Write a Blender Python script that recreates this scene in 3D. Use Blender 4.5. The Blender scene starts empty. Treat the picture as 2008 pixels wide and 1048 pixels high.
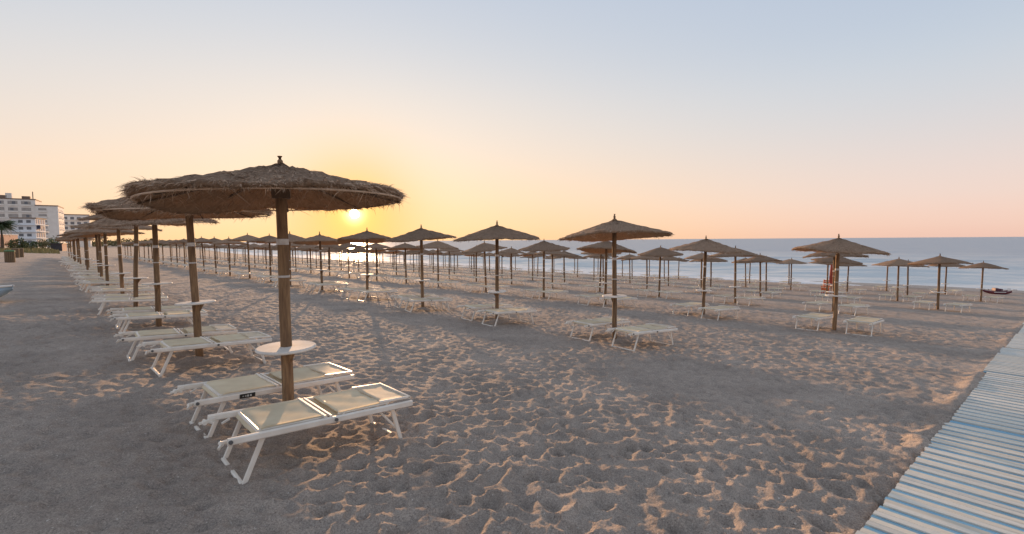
import bpy, math, random
import numpy as np
from mathutils import Vector, Matrix

random.seed(11); rng = np.random.default_rng(11)
scene = bpy.context.scene
C = scene.collection
R = math.radians

# ------------------------------------------------------------------ camera
F_PX, PITCH, ROLL, CAM_Z = 909.44, R(3.313), R(0.391), 1.678
cp, sp, cr, sr = math.cos(PITCH), math.sin(PITCH), math.cos(ROLL), math.sin(ROLL)
fwd = Vector((0, cp, -sp)); upv = Vector((0, sp, cp)); rt = Vector((1, 0, 0))
right = rt * cr - upv * sr; up = rt * sr + upv * cr
cam_d = bpy.data.cameras.new('camera'); cam = bpy.data.objects.new('camera', cam_d); C.objects.link(cam)
M = Matrix((right, up, -fwd)).transposed().to_4x4(); M.translation = (0, 0, CAM_Z)
cam.matrix_world = M
cam_d.sensor_fit = 'HORIZONTAL'; cam_d.sensor_width = 36; cam_d.lens = F_PX / 2008 * 36
cam_d.clip_start = .05; cam_d.clip_end = 60000
scene.camera = cam

# ------------------------------------------------------------------ sky and sun
SUN_AZ, SUN_EL = R(-18.64), R(3.17)
LAMP_EL = R(4.8)
S = Vector((math.sin(SUN_AZ) * math.cos(SUN_EL), math.cos(SUN_AZ) * math.cos(SUN_EL), math.sin(SUN_EL)))
world = bpy.data.worlds.new('World'); scene.world = world; world.use_nodes = True
wt = world.node_tree; wn, wl = wt.nodes, wt.links; wn.clear()
wout = wn.new('ShaderNodeOutputWorld'); bg = wn.new('ShaderNodeBackground')
sky = wn.new('ShaderNodeTexSky'); sky.sky_type = 'NISHITA'; sky.sun_disc = False
sky.sun_elevation = LAMP_EL; sky.sun_rotation = SUN_AZ
sky.altitude = 0; sky.air_density = 1.0; sky.dust_density = 1.0; sky.ozone_density = 1.0
def wnode(t, **k):
    n = wn.new(t)
    for a, b in k.items(): setattr(n, a, b)
    return n
def vmath(op, a, b=None):
    n = wnode('ShaderNodeVectorMath', operation=op)
    for i, v in enumerate((a, b)):
        if v is None: continue
        if isinstance(v, (tuple, Vector)): n.inputs[i].default_value = v
        elif isinstance(v, float): n.inputs[i].default_value = (v, v, v)
        else: wl.new(v, n.inputs[i])
    return n.outputs['Value'] if op == 'DOT_PRODUCT' else n.outputs[0]
def wmath(op, a, b=None, clamp=False):
    n = wnode('ShaderNodeMath', operation=op, use_clamp=clamp)
    for i, v in enumerate((a, b)):
        if v is None: continue
        if isinstance(v, (int, float)): n.inputs[i].default_value = v
        else: wl.new(v, n.inputs[i])
    return n.outputs[0]
def wmix(fac, a, b, blend='MIX'):
    n = wnode('ShaderNodeMix', data_type='RGBA', blend_type=blend)
    for sock, v in ((n.inputs[0], fac), (n.inputs[6], a), (n.inputs[7], b)):
        if isinstance(v, (int, float)): sock.default_value = v
        elif isinstance(v, tuple): sock.default_value = v + (1,)
        else: wl.new(v, sock)
    return n.outputs[2]
tc = wnode('ShaderNodeTexCoord')
nrm = wnode('ShaderNodeVectorMath', operation='NORMALIZE'); wl.new(tc.outputs['Generated'], nrm.inputs[0])
dirv = nrm.outputs[0]
# the camera's high dynamic range: the sky's brightness is compressed, its hues kept
gam = wnode('ShaderNodeGamma'); wl.new(sky.outputs[0], gam.inputs[0]); gam.inputs[1].default_value = .32
comp = vmath('MULTIPLY', gam.outputs[0], (.46, .44, .46))
sep = wnode('ShaderNodeSeparateXYZ'); wl.new(dirv, sep.inputs[0])
el = sep.outputs[2]
cosS = vmath('DOT_PRODUCT', dirv, S)

def ramp(stops):
    n = wnode('ShaderNodeValToRGB'); r = n.color_ramp; r.interpolation = 'B_SPLINE'
    while len(r.elements) < len(stops): r.elements.new(.5)
    for e, (p, c) in zip(r.elements, stops): e.position = p; e.color = c + (1,)
    wl.new(wmath('MAXIMUM', el, 0.0), n.inputs[0]); return n.outputs[0]
away = ramp([(0, (.72, .45, .38)), (.02, (.74, .475, .40)), (.07, (.73, .54, .47)), (.165, (.585, .54, .53)),
             (.26, (.47, .52, .575)), (.34, (.39, .46, .56)), (.44, (.355, .43, .55)), (1, (.35, .43, .56))])
near_sun = ramp([(0, (.86, .48, .20)), (.03, (.86, .51, .23)), (.09, (.86, .58, .32)), (.18, (.77, .615, .47)),
                 (.28, (.66, .60, .54)), (.37, (.53, .55, .57)), (.46, (.45, .50, .57)), (1, (.36, .44, .57))])
wsun = wmath('POWER', wmath('DIVIDE', wmath('SUBTRACT', cosS, .40, True), .60), 1.9)
ana = wmix(wsun, away, near_sun)
skyc = wmix(.8, comp, ana)
halo = wmath('MULTIPLY', wmath('POWER', 2.718, wmath('MULTIPLY', wmath('SUBTRACT', 1.0, cosS), -1.0 / .0065)), .75)
skyc = wmix(halo, skyc, (.95, .45, .07))
one_minus = wmath('SUBTRACT', 1.0, cosS)
glow1 = wmath('MULTIPLY', wmath('POWER', 2.718, wmath('MULTIPLY', one_minus, -1.0 / .0015)), .30)
glow2 = wmath('MULTIPLY', wmath('POWER', 2.718, wmath('MULTIPLY', one_minus, -1.0 / .00012)), 1.5)
disc = wmath('MULTIPLY', wmath('GREATER_THAN', cosS, math.cos(R(.5))), 30.0)
def tint(v, c):
    n = wnode('ShaderNodeVectorMath', operation='SCALE'); n.inputs[0].default_value = c; wl.new(v, n.inputs[3]); return n.outputs[0]
tot = vmath('ADD', vmath('ADD', skyc, tint(glow1, (1.0, .58, .12))), vmath('ADD', tint(glow2, (1.0, .85, .45)), tint(disc, (1.0, .9, .65))))
wl.new(vmath('MULTIPLY', tot, 10.0), bg.inputs[0]); bg.inputs[1].default_value = .1
wl.new(bg.outputs[0], wout.inputs[0])
sun_d = bpy.data.lights.new('sun', 'SUN'); sun = bpy.data.objects.new('sun', sun_d); C.objects.link(sun)
sun_d.energy = 5.0; sun_d.angle = R(.53); sun_d.color = (1.0, .60, .32)
SL = Vector((math.sin(SUN_AZ) * math.cos(LAMP_EL), math.cos(SUN_AZ) * math.cos(LAMP_EL), math.sin(LAMP_EL)))
sun.rotation_euler = (-SL).to_track_quat('-Z', 'Y').to_euler()
vs = scene.view_settings
vs.view_transform = 'Standard'; vs.look = 'None'; vs.gamma = 1; vs.use_curve_mapping = False; vs.exposure = 0.34
scene.cycles.use_denoising = True; scene.cycles.sample_clamp_indirect = 4

# ------------------------------------------------------------------ helpers: terrain frame
TH = 0.7824
N = np.array([math.cos(TH), math.sin(TH)])      # towards the sea
T = np.array([-math.sin(TH), math.cos(TH)])     # along the shore, away to the left
O = np.array([-2.1691, 4.4012])                 # first umbrella of the first row
SEA_Z = -3.1
def gz(x, y):
    x = np.asarray(x, float); y = np.asarray(y, float)
    n = x * N[0] + y * N[1]; t = x * T[0] + y * T[1]
    bulge = np.where(t > 90, .14 * np.sqrt(np.maximum(0, t - 90) ** 2 + 1600) - 5.6, 0)
    bulge = np.minimum(bulge, 120)
    w = np.clip(n / 60, 0, 1); n2 = n - bulge * w * w * (3 - 2 * w)
    m = n2 - 40
    z = np.where(n2 < -8, .487 + 1.218 * (1 - np.exp((np.minimum(n2, -8) + 8) / 20)),
        np.where(n2 < 40, -.0609 * n2,
        np.where(n2 < 60, -2.436 - .0609 * m + .0014 * m * m, -3.094 - .03 * (np.minimum(n2, 300) - 60))))
    return z - .00258 * np.clip(t, -50, 250)
def nt(n, t):
    p = n * N + t * T; return float(p[0]), float(p[1])
def ray(px, py):
    xx = (px - 1004) / F_PX; yy = (524 - py) / F_PX
    X = xx * cr + yy * sr; u = -xx * sr + yy * cr
    return np.array([X, cp + u * sp, -sp + u * cp])
def at(px, py, Y):
    d = ray(px, py); return np.array([0, 0, CAM_Z]) + d * (Y / d[1])
def gnormal(x, y):
    e = .3
    return Vector((float(gz(x - e, y) - gz(x + e, y)) / (2 * e), float(gz(x, y - e) - gz(x, y + e)) / (2 * e), 1)).normalized()

# ------------------------------------------------------------------ helpers: noise
def _h(ix, iy, s):
    h = (ix.astype(np.int64) * 374761393 + iy.astype(np.int64) * 668265263 + s * 144269504) & 0xffffffff
    h = ((h ^ (h >> 13)) * 1274126177) & 0xffffffff
    h = ((h ^ (h >> 16)) * 2246822519) & 0xffffffff
    return ((h ^ (h >> 15)) & 0xffffff) / float(0xffffff)
def vnoise(x, y, s=0):
    ix = np.floor(x); iy = np.floor(y); fx = x - ix; fy = y - iy
    fx = fx * fx * (3 - 2 * fx); fy = fy * fy * (3 - 2 * fy)
    a = _h(ix, iy, s); b = _h(ix + 1, iy, s); c = _h(ix, iy + 1, s); d = _h(ix + 1, iy + 1, s)
    return (a + (b - a) * fx) * (1 - fy) + (c + (d - c) * fx) * fy
def fbm(x, y, s=0, o=4):
    v = 0; a = .5
    for i in range(o):
        v = v + a * vnoise(x * 2 ** i, y * 2 ** i, s + i * 17); a *= .5
    return v
def worley(x, y, s=0):
    ix = np.floor(x); iy = np.floor(y)
    best = np.full(x.shape, 9.); cid = np.zeros(x.shape)
    for dx in (-1, 0, 1):
        for dy in (-1, 0, 1):
            cx, cy = ix + dx, iy + dy
            d = (cx + .1 + .8 * _h(cx, cy, s) - x) ** 2 + (cy + .1 + .8 * _h(cx, cy, s + 5) - y) ** 2
            k = d < best; best = np.where(k, d, best); cid = np.where(k, _h(cx, cy, s + 9), cid)
    return np.sqrt(best), cid

# ------------------------------------------------------------------ helpers: materials
def nodes_of(name):
    m = bpy.data.materials.new(name); m.use_nodes = True
    nt_ = m.node_tree; b = nt_.nodes['Principled BSDF']
    return m, nt_.nodes, nt_.links, b
def mat(name, col, rough=.6, col2=None, scale=8, stretch=(1, 1, 1), bump=0, bscale=None, metal=0, detail=6, contrast=(.35, .65), obj_random=0, spec=.5):
    m, n, l, b = nodes_of(name)
    b.inputs['Roughness'].default_value = rough; b.inputs['Metallic'].default_value = metal
    b.inputs['Specular IOR Level'].default_value = spec
    tcn = n.new('ShaderNodeTexCoord'); mp = n.new('ShaderNodeMapping'); mp.inputs['Scale'].default_value = stretch
    l.new(tcn.outputs['Object'], mp.inputs[0])
    no = n.new('ShaderNodeTexNoise'); no.inputs['Scale'].default_value = scale; no.inputs['Detail'].default_value = detail
    l.new(mp.outputs[0], no.inputs[0])
    rp = n.new('ShaderNodeValToRGB'); rp.color_ramp.elements[0].position = contrast[0]; rp.color_ramp.elements[1].position = contrast[1]
    c2 = col2 or tuple(c * .8 for c in col)
    rp.color_ramp.elements[0].color = c2 + (1,); rp.color_ramp.elements[1].color = col + (1,)
    l.new(no.outputs[0], rp.inputs[0]); out = rp.outputs[0]
    if obj_random:
        oi = n.new('ShaderNodeObjectInfo'); mr = n.new('ShaderNodeMapRange')
        mr.inputs[3].default_value = 1 - obj_random; mr.inputs[4].default_value = 1 + obj_random
        l.new(oi.outputs['Random'], mr.inputs[0])
        sc_ = n.new('ShaderNodeVectorMath'); sc_.operation = 'SCALE'; l.new(out, sc_.inputs[0]); l.new(mr.outputs[0], sc_.inputs[3]); out = sc_.outputs[0]
    l.new(out, b.inputs['Base Color'])
    if bump:
        nb = n.new('ShaderNodeTexNoise'); nb.inputs['Scale'].default_value = bscale or scale * 3; nb.inputs['Detail'].default_value = 5
        l.new(mp.outputs[0], nb.inputs[0])
        bp = n.new('ShaderNodeBump'); bp.inputs['Strength'].default_value = bump; bp.inputs['Distance'].default_value = .02
        l.new(nb.outputs[0], bp.inputs['Height']); l.new(bp.outputs[0], b.inputs['Normal'])
    return m

def sand_material():
    m, n, l, b = nodes_of('sand'); b.inputs['Roughness'].default_value = .95; b.inputs['Specular IOR Level'].default_value = .15
    tcn = n.new('ShaderNodeTexCoord'); P = tcn.outputs['Object']
    def noise(sc, det=4, rg=.6):
        q = n.new('ShaderNodeTexNoise'); q.inputs['Scale'].default_value = sc; q.inputs['Detail'].default_value = det; q.inputs['Roughness'].default_value = rg
        l.new(P, q.inputs[0]); return q.outputs[0]
    def rmp(v, a, b_, c1, c2):
        r = n.new('ShaderNodeValToRGB'); r.color_ramp.elements[0].position = a; r.color_ramp.elements[1].position = b_
        r.color_ramp.elements[0].color = c1 + (1,); r.color_ramp.elements[1].color = c2 + (1,); l.new(v, r.inputs[0]); return r.outputs[0]
    def mx(f, a, c, bl='MIX'):
        q = n.new('ShaderNodeMix'); q.data_type = 'RGBA'; q.blend_type = bl
        for s, v in ((q.inputs[0], f), (q.inputs[6], a), (q.inputs[7], c)):
            if isinstance(v, (int, float)): s.default_value = v
            else: l.new(v, s)
        return q.outputs[2]
    base = rmp(noise(.9, 6), .35, .68, (.325, .272, .233), (.435, .365, .312))
    mott = rmp(noise(9, 5, .7), .3, .7, (.86, .86, .87), (1.16, 1.15, 1.13))
    base = mx(1.0, base, mott, 'MULTIPLY')
    grain = rmp(noise(230, 3, .8), .3, .72, (.78, .78, .78), (1.26, 1.24, 1.22))
    c = mx(1.0, base, grain, 'MULTIPLY')
    spk = rmp(noise(85, 2, .9), .34, .66, (.66, .66, .67), (1.30, 1.28, 1.25))
    c = mx(1.0, c, spk, 'MULTIPLY')
    peb = rmp(noise(46, 2), .68, .73, (1, 1, 1), (.35, .33, .33))
    c = mx(.8, c, peb, 'MULTIPLY')
    shell = rmp(noise(61, 1), .74, .755, (0, 0, 0), (.3, .3, .28))
    c = mx(1.0, c, shell, 'ADD')
    # wet sand by the water line
    vn = n.new('ShaderNodeVectorMath'); vn.operation = 'DOT_PRODUCT'; vn.inputs[1].default_value = (N[0], N[1], 0)
    l.new(P, vn.inputs[0])
    wob = n.new('ShaderNodeMath'); wob.operation = 'MULTIPLY_ADD'; wob.inputs[1].default_value = 5; l.new(noise(.15, 3), wob.inputs[0]); l.new(vn.outputs['Value'], wob.inputs[2])
    wet = n.new('ShaderNodeMapRange'); wet.inputs[1].default_value = 58.5; wet.inputs[2].default_value = 61; l.new(wob.outputs[0], wet.inputs[0])
    dark = n.new('ShaderNodeVectorMath'); dark.operation = 'SCALE'; dark.inputs[3].default_value = .5; l.new(c, dark.inputs[0])
    c = mx(wet.outputs[0], c, dark.outputs[0])
    l.new(c, b.inputs['Base Color'])
    rr = n.new('ShaderNodeMapRange'); rr.inputs[3].default_value = .95; rr.inputs[4].default_value = .3; l.new(wet.outputs[0], rr.inputs[0]); l.new(rr.outputs[0], b.inputs['Roughness'])
    b1 = n.new('ShaderNodeBump'); b1.inputs['Strength'].default_value = .9; b1.inputs['Distance'].default_value = .03; l.new(noise(26, 6, .7), b1.inputs['Height'])
    b2 = n.new('ShaderNodeBump'); b2.inputs['Strength'].default_value = .5; b2.inputs['Distance'].default_value = .003; l.new(noise(260, 2), b2.inputs['Height']); l.new(b1.outputs[0], b2.inputs['Normal'])
    l.new(b2.outputs[0], b.inputs['Normal'])
    return m

def thatch_material(name, c1, c2, c3):
    m, n, l, b = nodes_of(name); b.inputs['Roughness'].default_value = .9; b.inputs['Specular IOR Level'].default_value = .2
    tcn = n.new('ShaderNodeTexCoord'); sx = n.new('ShaderNodeSeparateXYZ'); l.new(tcn.outputs['Object'], sx.inputs[0])
    def mth(op, a, c=None):
        q = n.new('ShaderNodeMath'); q.operation = op
        for i, v in enumerate((a, c)):
            if v is None: continue
            if isinstance(v, (int, float)): q.inputs[i].default_value = v
            else: l.new(v, q.inputs[i])
        return q.outputs[0]
    ang = mth('ARCTAN2', sx.outputs[1], sx.outputs[0])
    rad = mth('SQRT', mth('ADD', mth('MULTIPLY', sx.outputs[0], sx.outputs[0]), mth('MULTIPLY', sx.outputs[1], sx.outputs[1])))
    cv = n.new('ShaderNodeCombineXYZ'); l.new(mth('MULTIPLY', ang, 26), cv.inputs[0]); l.new(mth('MULTIPLY', rad, 5), cv.inputs[1]); l.new(mth('MULTIPLY', sx.outputs[2], 6), cv.inputs[2])
    fib = n.new('ShaderNodeTexNoise'); fib.inputs['Scale'].default_value = 1.6; fib.inputs['Detail'].default_value = 8; fib.inputs['Roughness'].default_value = .72; l.new(cv.outputs[0], fib.inputs[0])
    cl = n.new('ShaderNodeTexNoise'); cl.inputs['Scale'].default_value = 3.2; cl.inputs['Detail'].default_value = 4; l.new(tcn.outputs['Object'], cl.inputs[0])
    r1 = n.new('ShaderNodeValToRGB'); e = r1.color_ramp.elements; e[0].position = .33; e[1].position = .68; e[0].color = c1 + (1,); e[1].color = c2 + (1,); l.new(fib.outputs[0], r1.inputs[0])
    mx = n.new('ShaderNodeMix'); mx.data_type = 'RGBA'; mr = n.new('ShaderNodeMapRange'); mr.inputs[1].default_value = .42; mr.inputs[2].default_value = .7; mr.inputs[4].default_value = .7
    l.new(cl.outputs[0], mr.inputs[0]); l.new(mr.outputs[0], mx.inputs[0]); l.new(r1.outputs[0], mx.inputs[6]); mx.inputs[7].default_value = c3 + (1,)
    oi = n.new('ShaderNodeObjectInfo'); mo = n.new('ShaderNodeMapRange'); mo.inputs[3].default_value = .78; mo.inputs[4].default_value = 1.2; l.new(oi.outputs['Random'], mo.inputs[0])
    sc_ = n.new('ShaderNodeVectorMath'); sc_.operation = 'SCALE'; l.new(mx.outputs[2], sc_.inputs[0]); l.new(mo.outputs[0], sc_.inputs[3])
    l.new(sc_.outputs[0], b.inputs['Base Color'])
    bp = n.new('ShaderNodeBump'); bp.inputs['Strength'].default_value = 1; bp.inputs['Distance'].default_value = .03; l.new(fib.outputs[0], bp.inputs['Height']); l.new(bp.outputs[0], b.inputs['Normal'])
    tr = n.new('ShaderNodeBsdfTranslucent'); tr.inputs[0].default_value = (.55, .36, .20, 1)
    ms = n.new('ShaderNodeMixShader'); ms.inputs[0].default_value = .35; l.new(b.outputs[0], ms.inputs[1]); l.new(tr.outputs[0], ms.inputs[2]); l.new(ms.outputs[0], n['Material Output'].inputs[0])
    return m
def fabric_material():
    m, n, l, b = nodes_of('sling_fabric'); b.inputs['Roughness'].default_value = .95; b.inputs['Specular IOR Level'].default_value = .08
    tcn = n.new('ShaderNodeTexCoord')
    no = n.new('ShaderNodeTexNoise'); no.inputs['Scale'].default_value = 5; no.inputs['Detail'].default_value = 5; l.new(tcn.outputs['Object'], no.inputs[0])
    rp = n.new('ShaderNodeValToRGB'); e = rp.color_ramp.elements; e[0].position = .3; e[1].position = .7; e[0].color = (.82, .70, .50, 1); e[1].color = (.92, .81, .60, 1); l.new(no.outputs[0], rp.inputs[0])
    oi = n.new('ShaderNodeObjectInfo'); mo = n.new('ShaderNodeMapRange'); mo.inputs[3].default_value = .88; mo.inputs[4].default_value = 1.08; l.new(oi.outputs['Random'], mo.inputs[0])
    sc_ = n.new('ShaderNodeVectorMath'); sc_.operation = 'SCALE'; l.new(rp.outputs[0], sc_.inputs[0]); l.new(mo.outputs[0], sc_.inputs[3]); l.new(sc_.outputs[0], b.inputs['Base Color'])
    wv = n.new('ShaderNodeTexWave'); wv.inputs['Scale'].default_value = 90; l.new(tcn.outputs['Object'], wv.inputs[0])
    bp = n.new('ShaderNodeBump'); bp.inputs['Strength'].default_value = .15; bp.inputs['Distance'].default_value = .002; l.new(wv.outputs[1], bp.inputs['Height']); l.new(bp.outputs[0], b.inputs['Normal'])
    tr = n.new('ShaderNodeBsdfTranslucent'); l.new(sc_.outputs[0], tr.inputs[0])
    ms = n.new('ShaderNodeMixShader'); ms.inputs[0].default_value = .22; l.new(b.outputs[0], ms.inputs[1]); l.new(tr.outputs[0], ms.inputs[2])
    l.new(ms.outputs[0], n['Material Output'].inputs[0])
    return m
def sea_material():
    m, n, l, b = nodes_of('sea_water'); b.inputs['Roughness'].default_value = .14; b.inputs['IOR'].default_value = 1.33; b.inputs['Specular IOR Level'].default_value = .35
    geo = n.new('ShaderNodeNewGeometry'); P = geo.outputs['Position']
    mp = n.new('ShaderNodeMapping'); mp.vector_type = 'POINT'; mp.inputs['Rotation'].default_value = (0, 0, -TH); l.new(P, mp.inputs[0])  # x now runs seawards, y along the shore
    def noise(sc, st, det=4):
        s_ = n.new('ShaderNodeMapping'); s_.inputs['Scale'].default_value = st; l.new(mp.outputs[0], s_.inputs[0])
        q = n.new('ShaderNodeTexNoise'); q.inputs['Scale'].default_value = sc; q.inputs['Detail'].default_value = det; l.new(s_.outputs[0], q.inputs[0]); return q.outputs[0]
    def math_(op, a, c, clamp=False):
        q = n.new('ShaderNodeMath'); q.operation = op; q.use_clamp = clamp
        for i, v in enumerate((a, c)):
            if isinstance(v, (int, float)): q.inputs[i].default_value = v
            else: l.new(v, q.inputs[i])
        return q.outputs[0]
    sx = n.new('ShaderNodeSeparateXYZ'); l.new(mp.outputs[0], sx.inputs[0])
    seaward = sx.outputs[0]
    # pale grey inshore to darker grey further out
    dep = n.new('ShaderNodeMapRange'); dep.inputs[1].default_value = 60; dep.inputs[2].default_value = 200; l.new(seaward, dep.inputs[0])
    mx = n.new('ShaderNodeMix'); mx.data_type = 'RGBA'; l.new(dep.outputs[0], mx.inputs[0]); mx.inputs[6].default_value = (.60, .62, .61, 1); mx.inputs[7].default_value = (.39, .42, .45, 1)
    # foam in streaks where the small waves break
    d1 = math_('ADD', seaward, math_('MULTIPLY', noise(.16, (1, .6, 1), 4), 6))
    edge = n.new('ShaderNodeMapRange'); edge.inputs[1].default_value = 67.5; edge.inputs[2].default_value = 64; l.new(d1, edge.inputs[0])
    fo = math_('MULTIPLY', edge.outputs[0], math_('MULTIPLY', math_('SUBTRACT', noise(1.6, (1, .35, 1), 6), .38), 5, True), True)
    stre = math_('MULTIPLY', math_('SUBTRACT', noise(.22, (1, .12, 1), 5), .66), 9, True)
    sfade = n.new('ShaderNodeMapRange'); sfade.inputs[1].default_value = 120; sfade.inputs[2].default_value = 66; l.new(seaward, sfade.inputs[0])
    foam = math_('MAXIMUM', fo, math_('MULTIPLY', stre, math_('MULTIPLY', sfade.outputs[0], .4)))
    mf = n.new('ShaderNodeMix'); mf.data_type = 'RGBA'; l.new(foam, mf.inputs[0]); l.new(mx.outputs[2], mf.inputs[6]); mf.inputs[7].default_value = (.78, .78, .78, 1)
    l.new(mf.outputs[2], b.inputs['Base Color'])
    rr = n.new('ShaderNodeMapRange'); rr.inputs[3].default_value = .42; rr.inputs[4].default_value = .8; l.new(foam, rr.inputs[0]); l.new(rr.outputs[0], b.inputs['Roughness'])
    h = math_('ADD', math_('MULTIPLY', noise(.45, (1, .3, 1), 5), 1.0), math_('MULTIPLY', noise(.06, (1, .25, 1), 3), 2.5))
    bp = n.new('ShaderNodeBump'); bp.inputs['Strength'].default_value = 1; bp.inputs['Distance'].default_value = .55; l.new(h, bp.inputs['Height']); l.new(bp.outputs[0], b.inputs['Normal'])
    return m

MAT = dict(
    sand=sand_material(), sea=sea_material(), fabric=fabric_material(),
    thatch=thatch_material('thatch', (.15, .095, .06), (.57, .40, .28), (.39, .265, .185)),
    straw=mat('straw_blade', (.70, .51, .36), .85, (.48, .33, .22), 3, obj_random=.1),
    straw2=mat('straw_blade_dark', (.38, .255, .17), .9, (.24, .155, .10), 3),
    wood=mat('pole_wood', (.30, .185, .095), .8, (.15, .085, .045), 5, (7, 7, .7), bump=.6, bscale=12, obj_random=.18),
    rib=mat('rib_wood', (.16, .10, .06), .85, (.09, .06, .035), 6),
    white=mat('white_plastic', (.84, .80, .74), .65, (.70, .66, .60), 6, obj_random=.04),
    tape=mat('white_tape', (.72, .69, .66), .6, (.55, .50, .46), 20),
    alu=mat('white_aluminium', (.87, .81, .72), .42, (.76, .69, .60), 7, obj_random=.05),
    shade_fabric=mat('sunshade_fabric', (.72, .60, .44), .8, (.62, .51, .37), 9),
    knob=mat('grey_knob', (.12, .12, .12), .5),
    black=mat('black_plaque', (.02, .02, .02), .4),
    mark=mat('plaque_mark', (.55, .55, .52), .6),
    pale_plank=mat('pale_worn_paint', (.72, .67, .58), .75, (.60, .56, .49), 2.5, (16, 1, 1), bump=.4, bscale=20, obj_random=.10),
    cream_plank=mat('cream_worn_paint', (.74, .66, .54), .75, (.61, .53, .42), 2.5, (16, 1, 1), bump=.4, bscale=20, obj_random=.10),
    blue_plank=mat('blue_paint', (.10, .28, .43), .6, (.22, .39, .48), 2.5, (10, 1, 1), bump=.3, bscale=20, obj_random=.15),
    plank_end=mat('batten_wood', (.10, .075, .055), .9),
    wall_white=mat('white_render', (.84, .79, .73), 1.0, (.76, .71, .65), .5),
    wall_shade_blue=mat('shade_blue_render', (.76, .78, .80), 1.0, (.69, .71, .74), .5),  # pale villa walls, the blue of their shaded front put into the colour
    wall_sunlit_red=mat('reddish_sunlit_render', (.62, .42, .32), 1.0, (.52, .34, .26), .6),  # reddish render with the low sun's orange put into its colour
    glass=mat('window_glass', (.16, .17, .19), .4),
    roof=mat('roof_brown', (.24, .17, .13), .85, (.18, .12, .09), 1.0),
    awning=mat('blue_awning', (.08, .10, .18), .8),
    leaf=mat('foliage', (.10, .13, .045), .7, (.045, .065, .025), .8, contrast=(.3, .7)),
    leaf_dry=mat('dry_foliage', (.17, .15, .06), .75, (.09, .085, .035), .8, contrast=(.3, .7)),
    bark=mat('bark', (.16, .11, .075), .9, (.09, .065, .045), 4),
    grass=mat('grass_strip', (.34, .27, .11), .9, (.22, .19, .08), 1.5),
    recess_shade=mat('balcony_shade', (.42, .38, .35), .9, (.33, .30, .275), 1.0),  # shade inside the balconies, put into the colour of flat slabs
    dark=mat('dark_cladding', (.06, .055, .065), .7, (.04, .037, .045), 3),
    bin=mat('brown_slats', (.22, .14, .075), .8, (.14, .09, .05), 6, (6, 6, .6)),
    bin_green=mat('green_lid', (.10, .18, .07), .6),
    red=mat('red_hull', (.16, .02, .03), .4, (.10, .015, .025), 3),
    red_dark=mat('dark_red_seat', (.10, .025, .045), .5),
    orange=mat('orange_seat', (.72, .16, .04), .55, (.55, .12, .03), 5),  # one saturated orange for every part of the seat
    canvas_red=mat('red_canvas', (.40, .07, .04), .8, (.30, .05, .03), 6),
    hull_blue=mat('pale_blue_hull', (.42, .56, .66), .4, (.36, .48, .58), 2),
)

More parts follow.
